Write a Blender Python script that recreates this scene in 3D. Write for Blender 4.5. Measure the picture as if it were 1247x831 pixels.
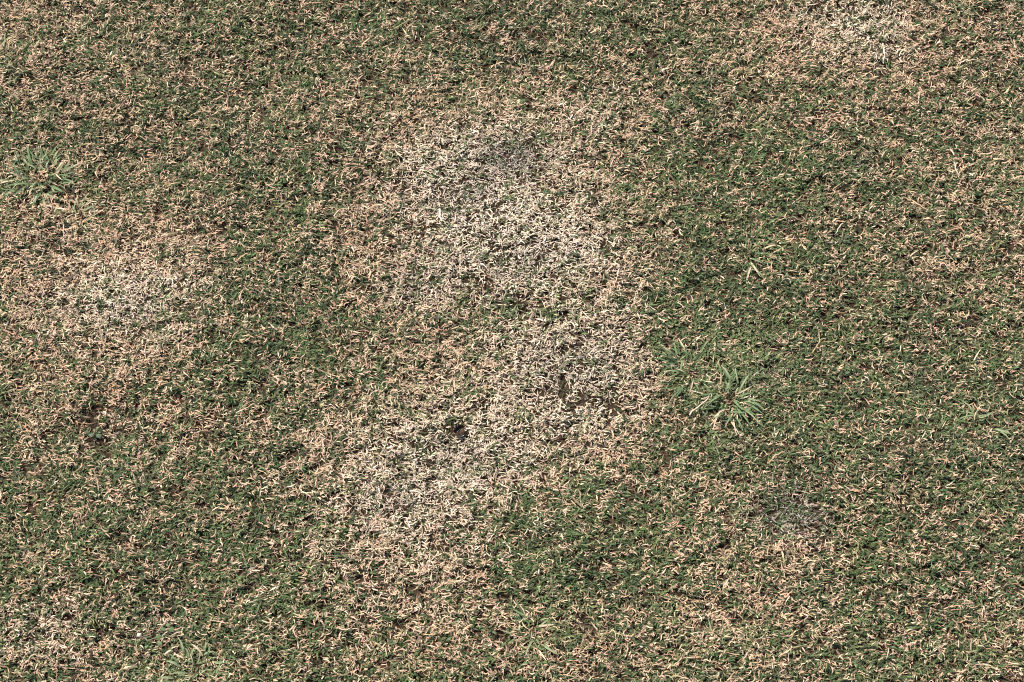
import bpy, math, random
import numpy as np

for o in list(bpy.data.objects):
    bpy.data.objects.remove(o)
sc = bpy.context.scene
COL = sc.collection
R = math.radians

# ------------------------------------------------------------------ camera
CAM_H = 1.50            # eye height above the turf, metres
TILT = R(28.0)          # away from straight down
LENS = 60.0
TW, TH = 1247.0, 831.0  # the photograph's pixels, used to read positions off it
cam_d = bpy.data.cameras.new("camera")
cam = bpy.data.objects.new("camera", cam_d)
COL.objects.link(cam)
cam_d.lens = LENS
cam_d.sensor_width = 36.0
cam_d.clip_start = 0.01
cam_d.clip_end = 2000
CAM_Y = -CAM_H * math.tan(TILT)
cam.location = (0, CAM_Y, CAM_H)
cam.rotation_euler = (TILT, 0, 0)
sc.camera = cam

# ------------------------------------------------------------------ light
SUN_EL, SUN_AZ = R(56), R(-50)      # azimuth from +Y (picture top), negative = towards the left
w = bpy.data.worlds.new("World")
sc.world = w
w.use_nodes = True
nt = w.node_tree
nt.nodes.clear()
out = nt.nodes.new("ShaderNodeOutputWorld")
bg = nt.nodes.new("ShaderNodeBackground")
sky = nt.nodes.new("ShaderNodeTexSky")
sky.sky_type = 'NISHITA'
sky.sun_disc = False
sky.sun_elevation = SUN_EL
sky.sun_rotation = SUN_AZ
bg.inputs[1].default_value = 0.115
nt.links.new(sky.outputs[0], bg.inputs[0])
nt.links.new(bg.outputs[0], out.inputs[0])
sd = bpy.data.lights.new("sun", 'SUN')
sd.energy = 5.0
sd.angle = R(0.5)
sd.color = (1.0, 0.94, 0.84)
sun = bpy.data.objects.new("sun", sd)
COL.objects.link(sun)
from mathutils import Vector
dsun = Vector((math.sin(SUN_AZ) * math.cos(SUN_EL), math.cos(SUN_AZ) * math.cos(SUN_EL), math.sin(SUN_EL)))
sun.rotation_euler = dsun.to_track_quat('Z', 'Y').to_euler()
sun.location = dsun * 5

sc.view_settings.view_transform = 'Standard'
sc.view_settings.look = 'None'
sc.view_settings.exposure = 0.74
sc.view_settings.gamma = 1.0
sc.render.engine = 'CYCLES'
sc.cycles.max_bounces = 6
sc.cycles.diffuse_bounces = 3
sc.cycles.transmission_bounces = 2
sc.cycles.glossy_bounces = 1
sc.cycles.use_denoising = False
sc.cycles.filter_width = 1.1
sc.cycles.use_adaptive_sampling = False

# ------------------------------------------------------------------ pixel -> ground
ct, st = math.cos(TILT), math.sin(TILT)
def ground(px, py):
    """where the photograph's pixel meets the turf (z = 0)"""
    a = (px - TW / 2) / TW * 36.0 / LENS
    b = (TH / 2 - py) / TW * 36.0 / LENS
    # camera axes: right X, up (0, ct, st), forward (0, st, -ct)
    dy, dz = b * ct + st, b * st - ct
    t = CAM_H / -dz
    return (a * t, CAM_Y + dy * t)
MM = CAM_H / ct * 36.0 / LENS / TW      # metres per photo pixel near the middle
U = MM / .00119          # blade size factor

rng = np.random.default_rng(11)
random.seed(5)

# ------------------------------------------------------------------ noise and lawn maps
class VNoise:
    def __init__(s, cell, seed, ext=4.0):
        r = np.random.default_rng(seed)
        s.n = int(2 * ext / cell) + 4
        s.g = r.random((s.n, s.n))
        s.cell, s.ext = cell, ext
    def __call__(s, x, y):
        u = np.clip((np.asarray(x) + s.ext) / s.cell, 0, s.n - 2.001)
        v = np.clip((np.asarray(y) + s.ext) / s.cell, 0, s.n - 2.001)
        i, j = u.astype(int), v.astype(int)
        fu, fv = u - i, v - j
        fu, fv = fu * fu * (3 - 2 * fu), fv * fv * (3 - 2 * fv)
        g = s.g
        return (g[i, j] * (1 - fu) + g[i + 1, j] * fu) * (1 - fv) + (g[i, j + 1] * (1 - fu) + g[i + 1, j + 1] * fu) * fv
N_big, N_mid, N_sml, N_fin = VNoise(.11, 1), VNoise(.038, 2), VNoise(.0095, 3), VNoise(.007, 4)
N_hgt, N_hg2 = VNoise(.09, 6), VNoise(.02, 7)

# dead areas of the lawn: photo x, y, radius x, radius y, amount
DEAD = [
    (620, 255, 120, 90, .33), (545, 205, 75, 55, .22), (660, 310, 75, 45, .25), (705, 150, 85, 40, .22),
    (480, 300, 80, 100, .20), (690, 420, 95, 65, .26), (590, 450, 95, 70, .16), (640, 520, 120, 50, .20),
    (520, 570, 95, 55, .32), (470, 660, 95, 70, .27), (515, 715, 75, 50, .20), (640, 580, 70, 40, .12),
    (755, 480, 60, 60, .15), (420, 350, 60, 60, .10),
    (155, 360, 85, 55, .30), (110, 300, 120, 60, .22), (50, 390, 90, 60, .18), (130, 500, 100, 50, .16),
    (190, 290, 60, 50, .14), (220, 500, 60, 60, .06), (30, 290, 60, 40, .10),
    (1050, 25, 62, 42, .36), (1030, 60, 95, 60, .20), (960, 60, 70, 40, .14), (1110, 20, 60, 40, .14),
    (790, 85, 60, 20, .14), (900, 640, 85, 50, .17), (885, 700, 70, 60, .14), (960, 700, 90, 60, .06),
    (45, 775, 75, 35, .24), (100, 740, 70, 35, .10), (20, 25, 60, 50, .16), (120, 95, 90, 50, .10),
    (300, 110, 100, 50, .05), (1200, 265, 70, 70, .12), (1110, 270, 60, 60, .08), (1180, 120, 70, 60, .06),
    (730, 790, 90, 40, .12), (560, 800, 70, 40, .10), (1060, 560, 80, 50, .05), (1130, 780, 90, 50, .05),
    (400, 560, 60, 60, .07), (560, 110, 120, 40, .10), (400, 60, 70, 50, .04),
    (775, 400, 50, 80, .10), (765, 250, 40, 80, .08), (750, 540, 70, 40, .10), (615, 395, 60, 14, -.10), (600, 480, 60, 25, -.06), (520, 290, 50, 25, -.06),
    (440, 450, 55, 50, -.12), (585, 395, 50, 30, -.12), (430, 200, 50, 40, -.04), (560, 640, 40, 40, -.04), (380, 160, 60, 60, -.05),
    (240, 60, 120, 50, -.06), (620, 50, 120, 40, -.05),
    # greener ground
    (340, 270, 75, 90, -.16), (330, 420, 70, 80, -.20), (270, 640, 110, 60, -.10), (370, 620, 40, 70, -.05),
    (870, 250, 80, 120, -.20), (855, 430, 65, 80, -.22), (900, 520, 80, 60, -.18), (710, 650, 85, 50, -.22),
    (800, 620, 90, 50, -.14), (1000, 430, 120, 90, -.14), (1040, 560, 90, 40, -.10), (640, 378, 60, 22, -.22),
    (240, 230, 60, 40, -.08), (840, 80, 40, 50, -.06), (1000, 230, 100, 70, -.08), (650, 710, 60, 50, -.14),
    (760, 40, 120, 40, -.05), (1090, 690, 70, 50, -.09), (230, 730, 110, 50, -.06), (1030, 760, 100, 50, -.05),
    (60, 600, 100, 50, -.04), (1180, 520, 80, 60, -.08), (450, 440, 60, 60, -.06), (300, 790, 110, 40, -.05),
]
BLEACH = [  # sun-bleached, almost cream
    (630, 305, 75, 42, .85), (560, 215, 60, 45, .75), (690, 420, 75, 50, .55), (535, 570, 75, 45, .65),
    (510, 355, 30, 18, .5), (600, 260, 90, 60, .35), (150, 365, 65, 35, .75), (1045, 30, 48, 35, .75),
    (480, 660, 80, 60, .28), (700, 480, 60, 40, .4), (690, 295, 40, 22, .4), (40, 775, 50, 22, .35),
    (720, 140, 50, 25, .35), (610, 520, 90, 35, .25), (650, 190, 60, 30, .25), (1075, 75, 18, 8, .3),
]
GREY = [    # worn down to grey thatch
    (622, 197, 28, 18, 1.1), (585, 235, 22, 14, .55), (962, 628, 26, 18, 1.1), (545, 255, 30, 16, .45),
    (505, 352, 28, 18, .35), (640, 320, 60, 25, .35), (1122, 470, 12, 9, .7), (925, 458, 16, 9, .55),
    (700, 450, 40, 30, .35), (490, 610, 30, 16, .35), (170, 385, 26, 12, .4), (1050, 205, 12, 8, .5),
    (40, 195, 12, 9, .5), (120, 535, 20, 10, .3), (560, 560, 40, 16, .35),
]
HOLES = [   # thin spots where the dark soil shows
    (449, 102, 12, 9, 1.0), (146, 99, 13, 8, .7), (107, 520, 16, 11, .75), (125, 540, 9, 6, .5), (500, 285, 26, 14, .45),
    (690, 478, 38, 12, .45), (640, 372, 45, 10, .40), (560, 528, 8, 6, .7), (66, 236, 13, 9, .95), (720, 500, 40, 14, .3),
    (540, 268, 30, 14, .35), (595, 348, 20, 9, .35), (1070, 8, 10, 6, .7), (1012, 4, 8, 4, .6), (892, 484, 6, 5, .6),
    (1165, 285, 9, 4, .4), (490, 231, 8, 5, .6), (1113, 52, 6, 4, .5), (185, 512, 8, 6, .3),
]
LIGHTGREEN = [  # lighter, yellower coarse grass showing through the lawn
    (45, 218, 40, 26, .7), (95, 265, 26, 14, .6), (860, 470, 70, 36, .6), (650, 772, 50, 24, .5), (235, 822, 45, 16, .7),
    (5, 70, 22, 26, .8), (915, 305, 40, 12, .5), (900, 425, 40, 14, .4), (870, 780, 30, 12, .5), (640, 440, 90, 60, .25),
    (1187, 510, 20, 16, .3), (640, 560, 60, 30, .3),
]
def blobs(lst, x, y):
    s = np.zeros_like(x)
    for px, py, rx, ry, a in lst:
        cx, cy = ground(px, py)
        s += a * np.exp(-.5 * (((x - cx) / (rx * MM)) ** 2 + ((y - cy) / (ry * MM / ct)) ** 2))
    return s
def deadness(x, y):
    d = .335 + 1.08 * blobs(DEAD, x, y)
    d += (N_big(x, y) - .5) * .10 + (N_mid(x, y) - .5) * .16 + (N_sml(x, y) - .5) * .55
    return np.minimum(d, .80 + (N_sml(x, y) - .5) * .6)
def height(x, y):
    x, y = np.asarray(x, float), np.asarray(y, float)
    f = np.clip(2.5 - np.maximum(abs(x), abs(y)), 0, 1)
    return ((N_hgt(x, y) - .5) * .012 + (N_hg2(x, y) - .5) * .005) * f

# ------------------------------------------------------------------ materials
def blade_material(name, transl=.22, rough=.6, spec=.25):
    m = bpy.data.materials.new(name)
    m.use_nodes = True
    t = m.node_tree
    t.nodes.clear()
    o = t.nodes.new("ShaderNodeOutputMaterial")
    at = t.nodes.new("ShaderNodeAttribute"); at.attribute_name = "tint"
    tc = t.nodes.new("ShaderNodeNewGeometry")
    nz = t.nodes.new("ShaderNodeTexNoise"); nz.inputs["Scale"].default_value = 900; nz.inputs["Detail"].default_value = 1
    mr = t.nodes.new("ShaderNodeMapRange")
    mr.inputs[1].default_value, mr.inputs[2].default_value = .3, .7
    mr.inputs[3].default_value, mr.inputs[4].default_value = .82, 1.14
    mx = t.nodes.new("ShaderNodeVectorMath"); mx.operation = 'SCALE'
    p = t.nodes.new("ShaderNodeBsdfPrincipled")
    p.inputs["Roughness"].default_value = rough
    p.inputs["Specular IOR Level"].default_value = spec
    tr = t.nodes.new("ShaderNodeBsdfTranslucent")
    ms = t.nodes.new("ShaderNodeMixShader"); ms.inputs[0].default_value = transl
    L = t.links.new
    L(tc.outputs["Position"], nz.inputs["Vector"]); L(nz.outputs[0], mr.inputs[0])
    L(at.outputs["Color"], mx.inputs[0]); L(mr.outputs[0], mx.inputs["Scale"])
    L(mx.outputs[0], p.inputs["Base Color"]); L(mx.outputs[0], tr.inputs["Color"])
    L(p.outputs[0], ms.inputs[1]); L(tr.outputs[0], ms.inputs[2]); L(ms.outputs[0], o.inputs[0])
    return m
M_blade = blade_material("grass_blades", .22)
M_straw = blade_material("dry_straw", .15, .7, .2)

def soil_material():
    m = bpy.data.materials.new("soil_and_thatch")
    m.use_nodes = True
    t = m.node_tree
    p = t.nodes["Principled BSDF"]
    p.inputs["Roughness"].default_value = .95
    p.inputs["Specular IOR Level"].default_value = .1
    g = t.nodes.new("ShaderNodeNewGeometry")
    n1 = t.nodes.new("ShaderNodeTexNoise"); n1.inputs["Scale"].default_value = 260; n1.inputs["Detail"].default_value = 4
    n2 = t.nodes.new("ShaderNodeTexNoise"); n2.inputs["Scale"].default_value = 3.2; n2.inputs["Detail"].default_value = 5
    r1 = t.nodes.new("ShaderNodeValToRGB")
    e = r1.color_ramp.elements
    e[0].position, e[0].color = .30, (.012, .008, .005, 1)
    e[1].position, e[1].color = .72, (.065, .042, .024, 1)
    r2 = t.nodes.new("ShaderNodeValToRGB")
    e = r2.color_ramp.elements
    e[0].position, e[0].color = .40, (.055, .075, .030, 1)
    e[1].position, e[1].color = .66, (.24, .17, .10, 1)
    # beyond the modelled blades the sheet takes on the lawn's own green and straw
    ln = t.nodes.new("ShaderNodeVectorMath"); ln.operation = 'LENGTH'
    mr = t.nodes.new("ShaderNodeMapRange"); mr.inputs[1].default_value, mr.inputs[2].default_value = 4.6, 5.6
    mx = t.nodes.new("ShaderNodeMix"); mx.data_type = 'RGBA'
    bp = t.nodes.new("ShaderNodeBump"); bp.inputs["Strength"].default_value = .8; bp.inputs["Distance"].default_value = .004
    L = t.links.new
    for n in (n1, n2): L(g.outputs["Position"], n.inputs["Vector"])
    L(g.outputs["Position"], ln.inputs[0]); L(ln.outputs["Value"], mr.inputs[0])
    L(n1.outputs[0], r1.inputs[0]); L(n2.outputs[0], r2.inputs[0])
    L(mr.outputs[0], mx.inputs[0]); L(r1.outputs[0], mx.inputs[6]); L(r2.outputs[0], mx.inputs[7])
    L(mx.outputs[2], p.inputs["Base Color"])
    L(n1.outputs[0], bp.inputs["Height"]); L(bp.outputs[0], p.inputs["Normal"])
    return m
M_soil = soil_material()

def plain_material(name, c0, c1, scale, rough=.7):
    m = bpy.data.materials.new(name)
    m.use_nodes = True
    t = m.node_tree
    p = t.nodes["Principled BSDF"]; p.inputs["Roughness"].default_value = rough
    g = t.nodes.new("ShaderNodeNewGeometry")
    n = t.nodes.new("ShaderNodeTexNoise"); n.inputs["Scale"].default_value = scale; n.inputs["Detail"].default_value = 3
    r = t.nodes.new("ShaderNodeValToRGB")
    r.color_ramp.elements[0].position, r.color_ramp.elements[0].color = .35, (*c0, 1)
    r.color_ramp.elements[1].position, r.color_ramp.elements[1].color = .65, (*c1, 1)
    t.links.new(g.outputs["Position"], n.inputs["Vector"]); t.links.new(n.outputs[0], r.inputs[0])
    t.links.new(r.outputs[0], p.inputs["Base Color"])
    return m

# ------------------------------------------------------------------ ground sheet
def axis():
    a = list(np.arange(-1.4, 1.4001, .02))
    s, v, outv = .03, 1.4, []
    while v < 400:
        v += s; s *= 1.22; outv.append(v)
    return np.array([-q for q in reversed(outv)] + a + outv)
ax = axis(); n = len(ax)
gx, gy = np.meshgrid(ax, ax, indexing='ij')
gv = np.stack([gx.ravel(), gy.ravel(), height(gx.ravel(), gy.ravel())], 1)
idx = np.arange(n * n).reshape(n, n)
gf = np.stack([idx[:-1, :-1], idx[1:, :-1], idx[1:, 1:], idx[:-1, 1:]], -1).reshape(-1, 4)
me = bpy.data.meshes.new("ground")
me.from_pydata(gv.tolist(), [], gf.tolist())
me.materials.append(M_soil)
go = bpy.data.objects.new("ground", me)
go["kind"] = "structure"
go["label"] = "brown soil and thatch under the short lawn"
COL.objects.link(go)
me.shade_smooth()

# ------------------------------------------------------------------ blades in bulk
def make_blades(px, py, pz, phi, L, W, elev, droop, curl, roll, c0, c1, S):
    L, W = L * U * .86, W * U * .86
    phi = phi - .28 * np.sin(2 * phi)          # the mower's grain: blades lie mostly across
    """ribbons with S segments and a pointed tip; returns verts, colours, loop indices, face sizes"""
    N = len(px)
    pts = np.zeros((N, S + 1, 3)); pts[:, 0] = np.stack([px, py, pz], 1)
    hd = np.zeros((N, S + 1))
    for k in range(S):
        u = (k + .5) / S
        e = elev - droop * u
        h = phi + curl * u
        d = np.stack([np.cos(e) * np.cos(h), np.cos(e) * np.sin(h), np.sin(e)], 1)
        pts[:, k + 1] = pts[:, k] + d * (L / S)[:, None]
        hd[:, k] = h
    hd[:, S] = hd[:, S - 1]
    # stay above the soil
    floor = height(pts[:, :, 0].ravel(), pts[:, :, 1].ravel()).reshape(N, S + 1) + .0008
    pts[:, :, 2] = np.where(pts[:, :, 2] < floor, floor + .0006 * rng.random((N, S + 1)), pts[:, :, 2])
    prof = np.interp(np.arange(S) / S, [0, .35, 1], [.75, 1.0, .25])
    V = np.zeros((N, 2 * S + 1, 3)); C = np.ones((N, 2 * S + 1, 4), np.float32)
    for k in range(S):
        sx, sy = -np.sin(hd[:, k]) * np.cos(roll), np.cos(hd[:, k]) * np.cos(roll)
        side = np.stack([sx, sy, np.sin(roll)], 1) * (W * prof[k] / 2)[:, None]
        V[:, 2 * k] = pts[:, k] - side
        V[:, 2 * k + 1] = pts[:, k] + side
        c = c0 + (c1 - c0) * (k / S) ** 1.5
        C[:, 2 * k, :3] = c; C[:, 2 * k + 1, :3] = c
    V[:, 2 * S] = pts[:, S]; C[:, 2 * S, :3] = c1
    nv = 2 * S + 1
    loc = []
    for k in range(S - 1):
        loc += [2 * k, 2 * k + 1, 2 * k + 3, 2 * k + 2]
    loc += [2 * S - 2, 2 * S - 1, 2 * S]
    loops = (np.array(loc)[None, :] + (np.arange(N) * nv)[:, None]).ravel()
    sizes = np.tile(np.array([4] * (S - 1) + [3]), N)
    return V.reshape(-1, 3), C.reshape(-1, 4), loops, sizes

def mesh_from(name, parts, mat):
    V, C, Lp, Sz, off = [], [], [], [], 0
    for v, c, l, s in parts:
        V.append(v); C.append(c); Lp.append(l + off); Sz.append(s); off += len(v)
    V = np.concatenate(V).astype(np.float32); C = np.concatenate(C).astype(np.float32)
    Lp = np.concatenate(Lp).astype(np.int32); Sz = np.concatenate(Sz).astype(np.int32)
    m = bpy.data.meshes.new(name)
    m.vertices.add(len(V)); m.vertices.foreach_set("co", V.ravel())
    m.loops.add(len(Lp)); m.loops.foreach_set("vertex_index", Lp)
    m.polygons.add(len(Sz))
    st_ = np.concatenate([[0], np.cumsum(Sz)[:-1]]).astype(np.int32)
    m.polygons.foreach_set("loop_start", st_)
    m.update(calc_edges=True)
    a = m.attributes.new("tint", 'FLOAT_COLOR', 'POINT')
    a.data.foreach_set("color", C.ravel())
    m.materials.append(mat)
    m.validate()
    m.shade_smooth()
    return m

def lerp(a, b, t): return a + (b - a) * np.asarray(t)[:, None]
def vary(c, s, hue):
    n_ = len(c)
    k = np.clip(np.exp(rng.normal(0, s, n_)), .45, 1.9)[:, None]
    return np.clip(c * k * (1 + rng.normal(0, hue, (n_, 3))), .004, .88)

GREEN = np.array([.090, .128, .048]); GREEN_D = np.array([.048, .075, .033]); GREEN_L = np.array([.180, .220, .092])
TAN = np.array([.54, .350, .220]); CREAM = np.array([.74, .60, .45]); BROWN = np.array([.25, .14, .08]); GREYC = np.array([.36, .305, .255])

def lawn(x0, x1, y0, y1, tufts, thatch_n, fields=True, soft=0.0):
    parts = {"green": [], "dead": [], "thatch": []}
    def F(lst, x, y): return blobs(lst, x, y) if fields else np.zeros_like(x)
    # ---- tufts
    tx, ty = rng.uniform(x0, x1, tufts) + rng.normal(0, 1, tufts) * soft, rng.uniform(y0, y1, tufts) + rng.normal(0, 1, tufts) * soft
    hole = F(HOLES, tx, ty)
    keep = rng.random(tufts) > hole * 1.1
    tx, ty = tx[keep], ty[keep]
    D = deadness(tx, ty) if fields else .37 + (N_sml(tx, ty) - .5) * .5 + (N_mid(tx, ty) - .5) * .2
    Bl, G, LG = F(BLEACH, tx, ty), F(GREY, tx, ty), F(LIGHTGREEN, tx, ty)
    dead = rng.random(len(tx)) < 1 / (1 + np.exp(-(D - .43) * 6.0))
    # ---- green
    k = np.where(dead, rng.integers(0, 4, len(tx)) * (rng.random(len(tx)) > .8 * Bl + .3 * (D - .45)), rng.integers(6, 10, len(tx))); r = np.repeat(np.arange(len(tx)), k); N = len(r)
    tuft_c = vary(lerp(np.tile(GREEN, (len(tx), 1)), GREEN_D, np.clip(N_mid(tx, ty) * 1.1 - .2 + rng.normal(0, .25, len(tx)), 0, 1)), .18, .05)
    tuft_c = lerp(tuft_c, GREEN_L, np.clip(LG + (rng.random(len(tx)) < .10) * .45, 0, .85))
    phi = rng.uniform(0, 2 * np.pi, N)
    bx = tx[r] + rng.normal(0, .0030, N) * U; by = ty[r] + rng.normal(0, .0030, N) * U
    L = rng.gamma(9, .0100 / 9, N) * (1 - .35 * np.clip(G[r], 0, 1)); W = rng.uniform(.0017, .0031, N)
    el = rng.uniform(R(15), R(75), N); dr = rng.uniform(R(10), R(70), N)
    z = height(bx, by) + rng.uniform(.000, .008, N) * U
    c0 = vary(tuft_c[r], .22, .06)
    c1 = np.where((rng.random(N) < .16)[:, None], lerp(c0, TAN, rng.uniform(.3, .9, N)), lerp(c0, GREEN_L, rng.uniform(0, .35, N)))
    parts["green"] = make_blades(bx, by, z, phi, L, W, el, dr, rng.normal(0, .5, N), rng.normal(0, .5, N), c0, c1, 3)
    # ---- dead, curly strands lying over the green
    k = np.where(dead, rng.integers(4, 9, len(tx)), rng.integers(0, 3, len(tx))); r = np.repeat(np.arange(len(tx)), k); N = len(r)
    base = lerp(np.tile(TAN, (len(tx), 1)), BROWN, np.clip(rng.normal(-.02, .25, len(tx)), 0, .8))
    base = lerp(base, CREAM, np.clip(Bl * 1.0 + rng.normal(.10, .22, len(tx)), 0, 1))
    base = lerp(base, GREYC, np.clip(G * 1.1, 0, .95))
    base = lerp(base, GREEN_L, (rng.random(len(tx)) < .10) * .55)
    tphi = rng.uniform(0, 2 * np.pi, len(tx))
    phi = tphi[r] + rng.normal(0, .95, N)
    bx = tx[r] + rng.normal(0, .0035, N) * U; by = ty[r] + rng.normal(0, .0035, N) * U
    g = np.clip(G[r], 0, 1)
    L = rng.gamma(6, .0083 / 6, N) * (1 - .40 * g); W = rng.uniform(.0010, .0021, N) * (1 - .3 * g)
    big = rng.random(N) < .05
    L = np.where(big, L * 1.5, L); W = np.where(big, W * 1.25, W)
    el = rng.uniform(R(-5), R(50), N); dr = rng.normal(R(25), R(45), N)
    z = height(bx, by) + rng.uniform(.002, .0135, N) * U * (1 - .5 * g)
    c0 = vary(base[r], .20, .045)
    c1 = lerp(c0, np.where((rng.random(N) < .5)[:, None], CREAM, TAN), rng.uniform(0, .6, N))
    parts["dead"] = make_blades(bx, by, z, phi, L, W, el, dr, rng.normal(0, 1.1, N), rng.normal(0, .55, N), c0, c1, 3)
    # ---- thatch: flat litter on the soil
    N = thatch_n
    bx, by = rng.uniform(x0, x1, N) + rng.normal(0, 1, N) * soft, rng.uniform(y0, y1, N) + rng.normal(0, 1, N) * soft
    keep = rng.random(N) > np.clip(F(HOLES, bx, by) * .55, 0, 1)
    bx, by = bx[keep], by[keep]; N = len(bx)
    Bl, G = F(BLEACH, bx, by), F(GREY, bx, by)
    b = lerp(np.tile(BROWN * .6, (N, 1)), TAN, rng.uniform(0, .5, N))
    b = lerp(b, CREAM, np.clip(Bl * .9, 0, .9)); b = lerp(b, GREYC, np.clip(G + .06, 0, 1))
    b = np.where((rng.random(N) < .35)[:, None], GREEN_D, b)
    b = vary(b, .3, .05)
    parts["thatch"] = make_blades(bx, by, height(bx, by) + rng.uniform(.001, .006, N) * U, rng.uniform(0, 6.283, N),
                                  rng.gamma(6, .015 / 6, N), rng.uniform(.0009, .0020, N), rng.normal(0, .2, N), rng.normal(0, .3, N),
                                  rng.normal(0, 1.0, N), rng.normal(0, .4, N), b, b, 2)
    return parts

# the frame's ground rectangle with a margin
STX, STY = .27, .212                    # spacing of the turf squares around the detailed middle
FX0, FX1, FY0, FY1 = -2.5 * STX, 2.5 * STX, .05 - 2.5 * STY, .05 + 2.5 * STY
P = lawn(FX0, FX1, FY0, FY1, 66000, 90000, soft=.012)
for key, nm, lab, mat in (("green", "grass", "short green mown grass covering the whole lawn", M_blade),
                          ("dead", "dry_grass", "curly tan and bleached dry grass strands lying through the lawn", M_straw),
                          ("thatch", "thatch", "flat brown litter of dead grass between the living blades", M_straw)):
    o = bpy.data.objects.new(nm, mesh_from(nm, [P[key]], mat))
    o["kind"] = "stuff"; o["label"] = lab; o["category"] = "grass"
    COL.objects.link(o)

# ------------------------------------------------------------------ the lawn goes on outside the frame
# one square of turf, laid out around the detailed middle by geometry nodes
Q = lawn(-STX / 2, STX / 2, -STY / 2, STY / 2, 2400, 4200, fields=False, soft=.012)
far = bpy.data.objects.new("surrounding_grass", mesh_from("surrounding_grass", [Q["green"], Q["dead"], Q["thatch"]], M_blade))
far["kind"] = "stuff"; far["label"] = "mown grass continuing beyond the worn patches"; far["category"] = "grass"
COL.objects.link(far)
ng = bpy.data.node_groups.new("turf_squares", 'GeometryNodeTree')
ng.interface.new_socket("Geometry", in_out='INPUT', socket_type='NodeSocketGeometry')
ng.interface.new_socket("Geometry", in_out='OUTPUT', socket_type='NodeSocketGeometry')
N = ng.nodes.new
gi, go_ = N("NodeGroupInput"), N("NodeGroupOutput")
grid = N("GeometryNodeMeshGrid")
NX, NY = 41, 51
for k, v in (("Size X", STX * (NX - 1)), ("Size Y", STY * (NY - 1)), ("Vertices X", NX), ("Vertices Y", NY)):
    grid.inputs[k].default_value = v
shift = N("GeometryNodeTransform"); shift.inputs["Translation"].default_value = ((FX0 + FX1) / 2, (FY0 + FY1) / 2, 0)
pos = N("GeometryNodeInputPosition"); sep = N("ShaderNodeSeparateXYZ")
def cmp_abs(sock, c, lim):
    a = N("ShaderNodeMath"); a.operation = 'SUBTRACT'; a.inputs[1].default_value = c
    b = N("ShaderNodeMath"); b.operation = 'ABSOLUTE'
    l = N("ShaderNodeMath"); l.operation = 'LESS_THAN'; l.inputs[1].default_value = lim
    ng.links.new(sock, a.inputs[0]); ng.links.new(a.outputs[0], b.inputs[0]); ng.links.new(b.outputs[0], l.inputs[0])
    return l.outputs[0]
ng.links.new(pos.outputs[0], sep.inputs[0])
inx = cmp_abs(sep.outputs[0], (FX0 + FX1) / 2, (FX1 - FX0) / 2)
iny = cmp_abs(sep.outputs[1], (FY0 + FY1) / 2, (FY1 - FY0) / 2)
both = N("ShaderNodeMath"); both.operation = 'MULTIPLY'
ng.links.new(inx, both.inputs[0]); ng.links.new(iny, both.inputs[1])
dele = N("GeometryNodeDeleteGeometry"); dele.domain = 'POINT'
iop = N("GeometryNodeInstanceOnPoints")
rv = N("FunctionNodeRandomValue"); rv.data_type = 'INT'
rv.inputs[4].default_value, rv.inputs[5].default_value = 0, 1
mu = N("ShaderNodeMath"); mu.operation = 'MULTIPLY'; mu.inputs[1].default_value = math.pi
cb = N("ShaderNodeCombineXYZ")
ln = ng.links.new
ln(grid.outputs["Mesh"], shift.inputs[0]); ln(shift.outputs[0], dele.inputs["Geometry"]); ln(both.outputs[0], dele.inputs["Selection"])
ln(dele.outputs[0], iop.inputs["Points"]); ln(gi.outputs[0], iop.inputs["Instance"])
ln(rv.outputs[2], mu.inputs[0]); ln(mu.outputs[0], cb.inputs[2]); ln(cb.outputs[0], iop.inputs["Rotation"])
ln(iop.outputs[0], go_.inputs[0])
md = far.modifiers.new("turf_squares", 'NODES'); md.node_group = ng

# ------------------------------------------------------------------ single things on the lawn
def hz(x, y): return float(height(np.array([x]), np.array([y]))[0])
def tag(o, label, cat, group=None):
    o["label"], o["category"] = label, cat
    if group: o["group"] = group
    return o
def tint_mesh(name, verts, faces, cols, mat):
    m = bpy.data.meshes.new(name)
    m.from_pydata([tuple(v) for v in verts], [], faces)
    a = m.attributes.new("tint", 'FLOAT_COLOR', 'POINT')
    a.data.foreach_set("color", np.array([(*c, 1) for c in cols], np.float32).ravel())
    m.materials.append(mat)
    m.shade_smooth()
    return m
def leaf_blade(name, elev, droop, curl, width, c0, c1, tip=.12, S=6):
    """a creased blade of unit length along +X, width as a fraction of length"""
    p = Vector((0, 0, 0)); V, F, C = [], [], []
    c0, c1 = np.array(c0), np.array(c1)
    for k in range(S + 1):
        u = k / S
        e = elev - droop * u; h = curl * u
        wd = width * np.interp(u, [0, .25, .6, 1], [.55, 1, .9, tip]) / 2
        sx, sy = -math.sin(h), math.cos(h)
        lift = wd * .55
        V += [p + Vector((-sx * wd, -sy * wd, lift)), p.copy(), p + Vector((sx * wd, sy * wd, lift))]
        c = c0 + (c1 - c0) * max(0, (u - .45) / .55) ** 1.5
        C += [c * 1.04, c * .92, c * 1.04]
        if k:
            b = 3 * (k - 1)
            F += [(b, b + 1, b + 4, b + 3), (b + 1, b + 2, b + 5, b + 4)]
        p = p + Vector((math.cos(e) * math.cos(h), math.cos(e) * math.sin(h), math.sin(e))) / S
    return tint_mesh(name, V, F, C, M_blade)
rnd = random.Random(21)
LG1, LG2, LG3, MG, DRY = (.19, .25, .11), (.25, .29, .155), (.135, .195, .085), (.092, .145, .062), (.55, .40, .25)
def blade_set(tones, dry, n=12):
    out_ = []
    for k in range(n):
        c = rnd.choice(tones)
        c1 = DRY if rnd.random() < dry else tuple(q * 1.12 for q in c)
        out_.append(leaf_blade("blade", R(rnd.uniform(22, 58)), R(rnd.uniform(45, 95)), rnd.uniform(-.7, .7), rnd.uniform(.075, .125), c, c1))
    return out_
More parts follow.
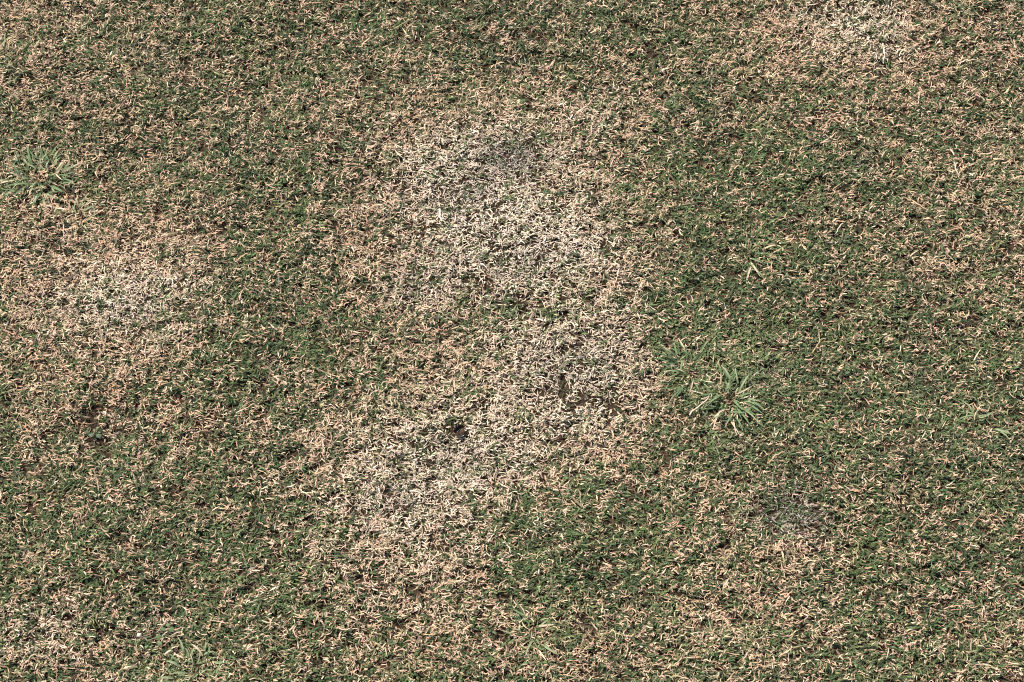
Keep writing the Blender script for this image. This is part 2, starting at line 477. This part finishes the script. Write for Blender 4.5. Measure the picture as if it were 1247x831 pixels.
SET_LIGHT, SET_MIX, SET_PALE = blade_set((LG1, LG2, LG3, LG3, MG), .3, 20), blade_set((LG1, LG3, MG, MG), .4, 18), blade_set((LG2, LG2, LG1), .35)
SET_DRY = [leaf_blade("blade", R(rnd.uniform(15, 45)), R(rnd.uniform(35, 80)), rnd.uniform(-.9, .9), rnd.uniform(.06, .10), (.58, .45, .30), (.72, .60, .46)) for _ in range(6)]
def tuft(px, py, n, l0, l1, blades, label, mean=0, spread=math.pi, dry=0, widen=1.0, base=5.0, name="grass_tuft"):
    x, y = ground(px, py)
    e = bpy.data.objects.new(name, None)
    e.empty_display_size = .01
    e.location = (x, y, hz(x, y) + .002)
    tag(e, label, "grass tuft", "coarse tufts growing out of the lawn")
    COL.objects.link(e)
    V, F, C = [], [], []
    for k in range(9):                                    # short papery sheaths at the heart of the tuft
        a = rnd.uniform(0, 6.283); lean = rnd.uniform(.1, .6); h = rnd.uniform(5, 9) * MM; r = rnd.uniform(.8, 1.3) * MM
        p0 = Vector((math.cos(a), math.sin(a), 0)) * rnd.uniform(0, min(base, 6)) * MM
        p1 = p0 + Vector((math.cos(a) * lean, math.sin(a) * lean, 1)) * h
        o_ = len(V)
        for p, f in ((p0, 1.0), (p0.lerp(p1, .6), .8), (p1, .35)):
            for q in range(4):
                V.append(p + Vector((math.cos(q * 1.5708), math.sin(q * 1.5708), 0)) * r * f); C.append(np.array((.30, .20, .12)) * rnd.uniform(.7, 1.2))
        for m in (0, 4):
            for q in range(4): F.append((o_ + m + q, o_ + m + (q + 1) % 4, o_ + m + 4 + (q + 1) % 4, o_ + m + 4 + q))
        F.append(tuple(o_ + 8 + q for q in range(4)))
    cr = bpy.data.objects.new("root_crown", tint_mesh("root_crown", V, F, C, M_straw)); COL.objects.link(cr); cr.parent = e
    for k in range(n):
        src = rnd.choice(SET_DRY) if rnd.random() < dry else rnd.choice(blades)
        b = bpy.data.objects.new("blade", src)
        COL.objects.link(b)
        b.parent = e
        a = mean + (rnd.gauss(0, spread / 2) if spread < 3 else rnd.uniform(-math.pi, math.pi))
        ln_ = rnd.uniform(l0, l1) * MM
        r0 = rnd.random() ** .5 * base * MM
        b.location = (r0 * math.cos(a), r0 * math.sin(a) * 1.05, rnd.uniform(-.001, .005))
        b.rotation_euler = (rnd.gauss(0, .5), rnd.gauss(.05, .22), a + rnd.gauss(0, .55))
        wf = widen * rnd.uniform(.85, 1.2) * 22 * MM / ln_ if ln_ > 22 * MM else widen * rnd.uniform(.9, 1.25)
        b.scale = (ln_, ln_ * wf, ln_ * rnd.uniform(.7, 1.0))
    return e
tuft(48, 221, 130, 9, 24, SET_LIGHT, "lush green tuft with blades swept one way over a dark bare spot", mean=math.pi * .92, spread=3.2, dry=.08, widen=1.2, base=34)
tuft(98, 266, 55, 8, 22, SET_PALE, "small pale green tuft beside a broad flattened straw", dry=.08, base=17)
tuft(890, 486, 105, 10, 33, SET_LIGHT, "large star-shaped green tuft with blades radiating from a brown heart", dry=.16, base=26)
tuft(842, 458, 90, 9, 30, SET_MIX, "combed green tuft joined to the edge of the large star-shaped tuft", mean=math.pi * .95, spread=2.4, dry=.16, base=30)
tuft(895, 421, 34, 10, 30, SET_MIX, "sparse tuft with yellowed arching blades just beyond the large star-shaped tuft", dry=.38, base=26)
tuft(650, 771, 50, 9, 26, SET_LIGHT, "low spreading tuft with tan stems lying out to one side", dry=.24, base=24)
tuft(1187, 508, 8, 14, 24, SET_PALE, "lone seedling grass with a few short wide separate blades", widen=1.15, base=3)
tuft(1206, 522, 7, 14, 28, SET_PALE, "thin trailing sprig of pale blades next to the lone seedling grass", mean=-.6, spread=.7, base=9)
tuft(908, 309, 26, 12, 32, SET_MIX, "flat runner of green blades creeping through the dense lawn", mean=-.25, spread=1.8, dry=.16, base=26)
tuft(240, 824, 80, 8, 20, SET_PALE, "pale yellow-green tuft of short broad blades in dense green lawn", widen=1.2, dry=.06, base=30)
tuft(4, 68, 44, 8, 22, SET_PALE, "pale green tuft mingled with tan grass near the lush swept tuft", dry=.12, base=22)
tuft(868, 781, 20, 7, 18, SET_PALE, "little yellow-green tuft among pinkish dry grass", dry=.15, base=14)

# --- loose straws: thin tubes, bent, lying on the blade tips
def straw(pts, wpx, col, label, name="dry_straw", z=.008, group="loose straws on the lawn"):
    P3 = []
    g0 = ground(*pts[0])
    for k, (a, b) in enumerate(pts):
        gx_, gy_ = ground(a, b)
        P3.append(Vector((gx_ - g0[0], gy_ - g0[1], hz(gx_, gy_) + z + .003 * math.sin(k * 1.9 + a))))
    # smooth the path
    Q_ = []
    for k in range(len(P3) - 1):
        for u in (0, .33, .67): Q_.append(P3[k].lerp(P3[k + 1], u) + Vector((rnd.gauss(0, .5), rnd.gauss(0, .5), rnd.gauss(0, .8))) * MM)
    Q_.append(P3[-1])
    V, F, C = [], [], []
    n_ = len(Q_)
    for k, p in enumerate(Q_):
        d = (Q_[min(k + 1, n_ - 1)] - Q_[max(k - 1, 0)]).normalized()
        sd_ = d.cross(Vector((0, 0, 1))).normalized(); up = sd_.cross(d)
        u = k / (n_ - 1)
        r = wpx * MM / 2 * (1 - .6 * u) * (.75 + .5 * rnd.random())
        for q in range(5):
            t = 2 * math.pi * q / 5
            V.append(p + sd_ * math.cos(t) * r + up * math.sin(t) * r * .45)
            C.append(np.array(col) * rnd.uniform(.85, 1.1))
        if k:
            for q in range(5):
                F.append(((k - 1) * 5 + q, (k - 1) * 5 + (q + 1) % 5, k * 5 + (q + 1) % 5, k * 5 + q))
    F.append(tuple(range(5))); F.append(tuple(reversed(range((n_ - 1) * 5, n_ * 5))))
    o = bpy.data.objects.new(name, tint_mesh(name, V, F, C, M_straw))
    o.location = (g0[0], g0[1], 0)
    COL.objects.link(o)
    return tag(o, label, "straw", group)
PALE, WARM = (.60, .475, .345), (.50, .34, .20)
straw([(56, 256), (66, 256), (75, 260), (84, 263)], 4.2, PALE, "broad flattened cream straw beside the small pale green tuft")
straw([(80, 215), (88, 211), (99, 206)], 3.2, PALE, "short forked pale straw by the lush swept tuft")
straw([(1155, 184), (1158, 190), (1160, 197)], 3.4, PALE, "stubby thick cream straw, upper of two in line")
straw([(1158, 204), (1161, 212), (1165, 222)], 2.8, PALE, "slightly crooked cream straw, lower of two in line")
straw([(1097, 247), (1108, 251), (1117, 258), (1126, 263)], 2.6, WARM, "long slanting tan straw near the two cream straws in line")
straw([(838, 510), (849, 500), (858, 494), (863, 485)], 2.6, PALE, "long pale straw running out from under the large star-shaped tuft")
straw([(870, 418), (870, 430), (868, 443)], 2.4, (.50, .47, .28), "yellow-green upright stalk inside the sparse yellowed tuft")
straw([(843, 425), (845, 418), (853, 413)], 3.2, (.66, .58, .38), "hooked yellowish straw at the edge of the sparse yellowed tuft")
straw([(531, 457), (536, 462), (542, 466)], 4.6, PALE, "wide cream chip of straw on the worn central patch")
straw([(79, 275), (79, 284), (80, 293)], 2.2, PALE, "thin straight pale straw below the broad flattened straw")
straw([(1025, 277), (1019, 283), (1016, 290)], 2.2, PALE, "thin curved cream straw on dense green lawn")
straw([(935, 566), (942, 560), (952, 556)], 2.4, WARM, "tan bent straw in the green beyond the grey worn spot")
straw([(202, 799), (208, 794), (213, 789)], 3.2, PALE, "pale double straw near the white pebble")
straw([(1074, 57), (1075, 70), (1075, 80)], 3.0, (.70, .64, .52), "straight whitish straw below the bleached corner patch")
straw([(537, 262), (536, 270), (539, 278)], 3.2, (.80, .70, .56), "bright cream straw standing over dark bare soil")
straw([(659, 296), (668, 292), (680, 294), (690, 290)], 2.2, PALE, "wavy bleached straw across the palest part of the worn patch")

# --- curled dead leaf in the worn patch
def curled_leaf():
    x, y = ground(559, 528)
    e = bpy.data.objects.new("curled_leaf", None); e.empty_display_size = .01
    e.location = (x, y, hz(x, y) + .0075); e.rotation_euler = (R(18), 0, R(35))
    COL.objects.link(e)
    nu, nv, S = 9, 7, 14 * MM
    V, F, C = [], [], []
    for side in (0, 1):
        for i in range(nu):
            u = i / (nu - 1)
            wd = math.sin(math.pi * min(1, u * .94 + .05)) ** .7 * .40 * (1 + .35 * math.sin(i * 2.6))
            for j in range(nv):
                v = j / (nv - 1) * 2 - 1
                cup = .55 * abs(v) ** 1.6 * wd / .46 + .10 * math.sin(u * 9) * abs(v)
                V.append(Vector(((u - .5) * S, v * wd * S, (cup + .18 * (u - .5) ** 2 * 4) * S - side * .0003)))
                C.append(np.array((.040, .025, .014)) * (1 + .5 * (j % 2)) * rnd.uniform(.8, 1.2))
        o_ = side * nu * nv
        for i in range(nu - 1):
            for j in range(nv - 1):
                a = o_ + i * nv + j
                F.append((a, a + 1, a + nv + 1, a + nv) if side == 0 else (a, a + nv, a + nv + 1, a + 1))
    b = bpy.data.objects.new("leaf_blade", tint_mesh("leaf_blade", V, F, C, M_straw)); COL.objects.link(b); b.parent = e
    V, F, C = [], [], []
    for k in range(6):
        u = k / 5
        p = Vector(((-.72 + 1.15 * u) * S, 0, .03 * S + .18 * ((u * 1.15 - .72)) ** 2 * S))
        r = .035 * S * (1.2 - u)
        for q in range(4):
            V.append(p + Vector((0, math.cos(q * math.pi / 2) * r, math.sin(q * math.pi / 2) * r))); C.append((.24, .17, .11))
        if k:
            for q in range(4): F.append(((k - 1) * 4 + q, (k - 1) * 4 + (q + 1) % 4, k * 4 + (q + 1) % 4, k * 4 + q))
    F += [(3, 2, 1, 0), (20, 21, 22, 23)]
    m_ = bpy.data.objects.new("midrib", tint_mesh("midrib", V, F, C, M_straw)); COL.objects.link(m_); m_.parent = e
    tag(e, "small dark brown curled dead leaf with lighter ribs on bleached grass", "leaf")
curled_leaf()

# --- pebble
import bmesh
def pebble():
    bm = bmesh.new()
    bmesh.ops.create_icosphere(bm, subdivisions=3, radius=1)
    for v in bm.verts:
        c = v.co
        c *= 1 + .10 * math.sin(3.1 * c.x + 1) * math.cos(2.7 * c.y) + .06 * math.sin(5 * c.z + 2 * c.x)
        c.x *= 2.9 * MM; c.y *= 2.2 * MM; c.z *= 1.7 * MM
    m = bpy.data.meshes.new("pebble"); bm.to_mesh(m); bm.free(); m.shade_smooth()
    m.materials.append(plain_material("white_stone", (.50, .43, .32), (.64, .57, .44), 700, .6))
    x, y = ground(171, 776)
    o = bpy.data.objects.new("pebble", m); o.location = (x, y, hz(x, y) + .0085); o.rotation_euler = (.1, .15, .3)
    COL.objects.link(o)
    tag(o, "tiny cream-white pebble lodged in the green lawn", "pebble")
pebble()

# --- broad-leaved weed seedlings
def seedling(px, py, leaves, col, label):
    x, y = ground(px, py)
    e = bpy.data.objects.new("weed_seedling", None); e.empty_display_size = .01
    e.location = (x, y, hz(x, y) + .003)
    COL.objects.link(e)
    for dx, dy, r, a in leaves:
        V, F, C = [Vector((0, 0, 0))], [], [np.array(col)]
        n_ = 12
        for ring, f in ((1, .55), (2, 1.0)):
            for q in range(n_):
                t = 2 * math.pi * q / n_
                rr = f * r * MM * (1 + .10 * math.cos(t))
                V.append(Vector((rr * math.cos(t) * 1.15, rr * math.sin(t) * .9, -.22 * f * f * r * MM + .10 * abs(math.sin(t)) * rr)))
                C.append(np.array(col) * (1.08 if ring == 2 else .95))
        for q in range(n_):
            F.append((0, 1 + q, 1 + (q + 1) % n_))
            F.append((1 + q, 1 + n_ + q, 1 + n_ + (q + 1) % n_, 1 + (q + 1) % n_))
        lf = bpy.data.objects.new("leaf", tint_mesh("leaf", V, F, C, M_blade))
        lf.location = (dx * MM, -dy * MM / ct, .0055 + rnd.uniform(0, .003)); lf.rotation_euler = (rnd.gauss(.1, .45), rnd.gauss(.1, .4), a)
        COL.objects.link(lf); lf.parent = e
        V, F, C = [], [], []
        tip = Vector(lf.location)
        for k in range(4):
            p = tip * (k / 3) + Vector((0, 0, .002 * math.sin(k / 3 * math.pi)))
            for q in range(4):
                V.append(p + Vector((math.cos(q * math.pi / 2), math.sin(q * math.pi / 2), 0)) * .45 * MM); C.append(np.array(col) * .9)
            if k:
                for q in range(4): F.append(((k - 1) * 4 + q, (k - 1) * 4 + (q + 1) % 4, k * 4 + (q + 1) % 4, k * 4 + q))
        sm = bpy.data.objects.new("stem", tint_mesh("stem", V, F, C, M_blade)); COL.objects.link(sm); sm.parent = e
    tag(e, label, "weed", "weed seedlings in the lawn")
seedling(178, 782, [(-16, 1, 3.0, 2.8), (14, -3, 3.2, .4), (16, 3, 2.6, -.4), (2, 6, 2.2, 1.2)], (.15, .215, .09), "seedling with tiny round green leaves beside the white pebble")
seedling(116, 531, [(-7, 0, 2.6, 2.6), (-2, 3, 2.3, 4.2), (6, 3, 2.6, .2), (3, -4, 2.2, 1.4), (9, -2, 1.9, .8)], (.125, .17, .095), "grey-green seedling with rounded leaves in a bare brown spot")
seedling(205, 768, [(-4, 0, 2.6, 3.0), (4, 1, 2.8, .3), (0, -4, 2.2, 1.5)], (.13, .20, .08), "three-leaved green seedling growing in dense lawn past the pebble")
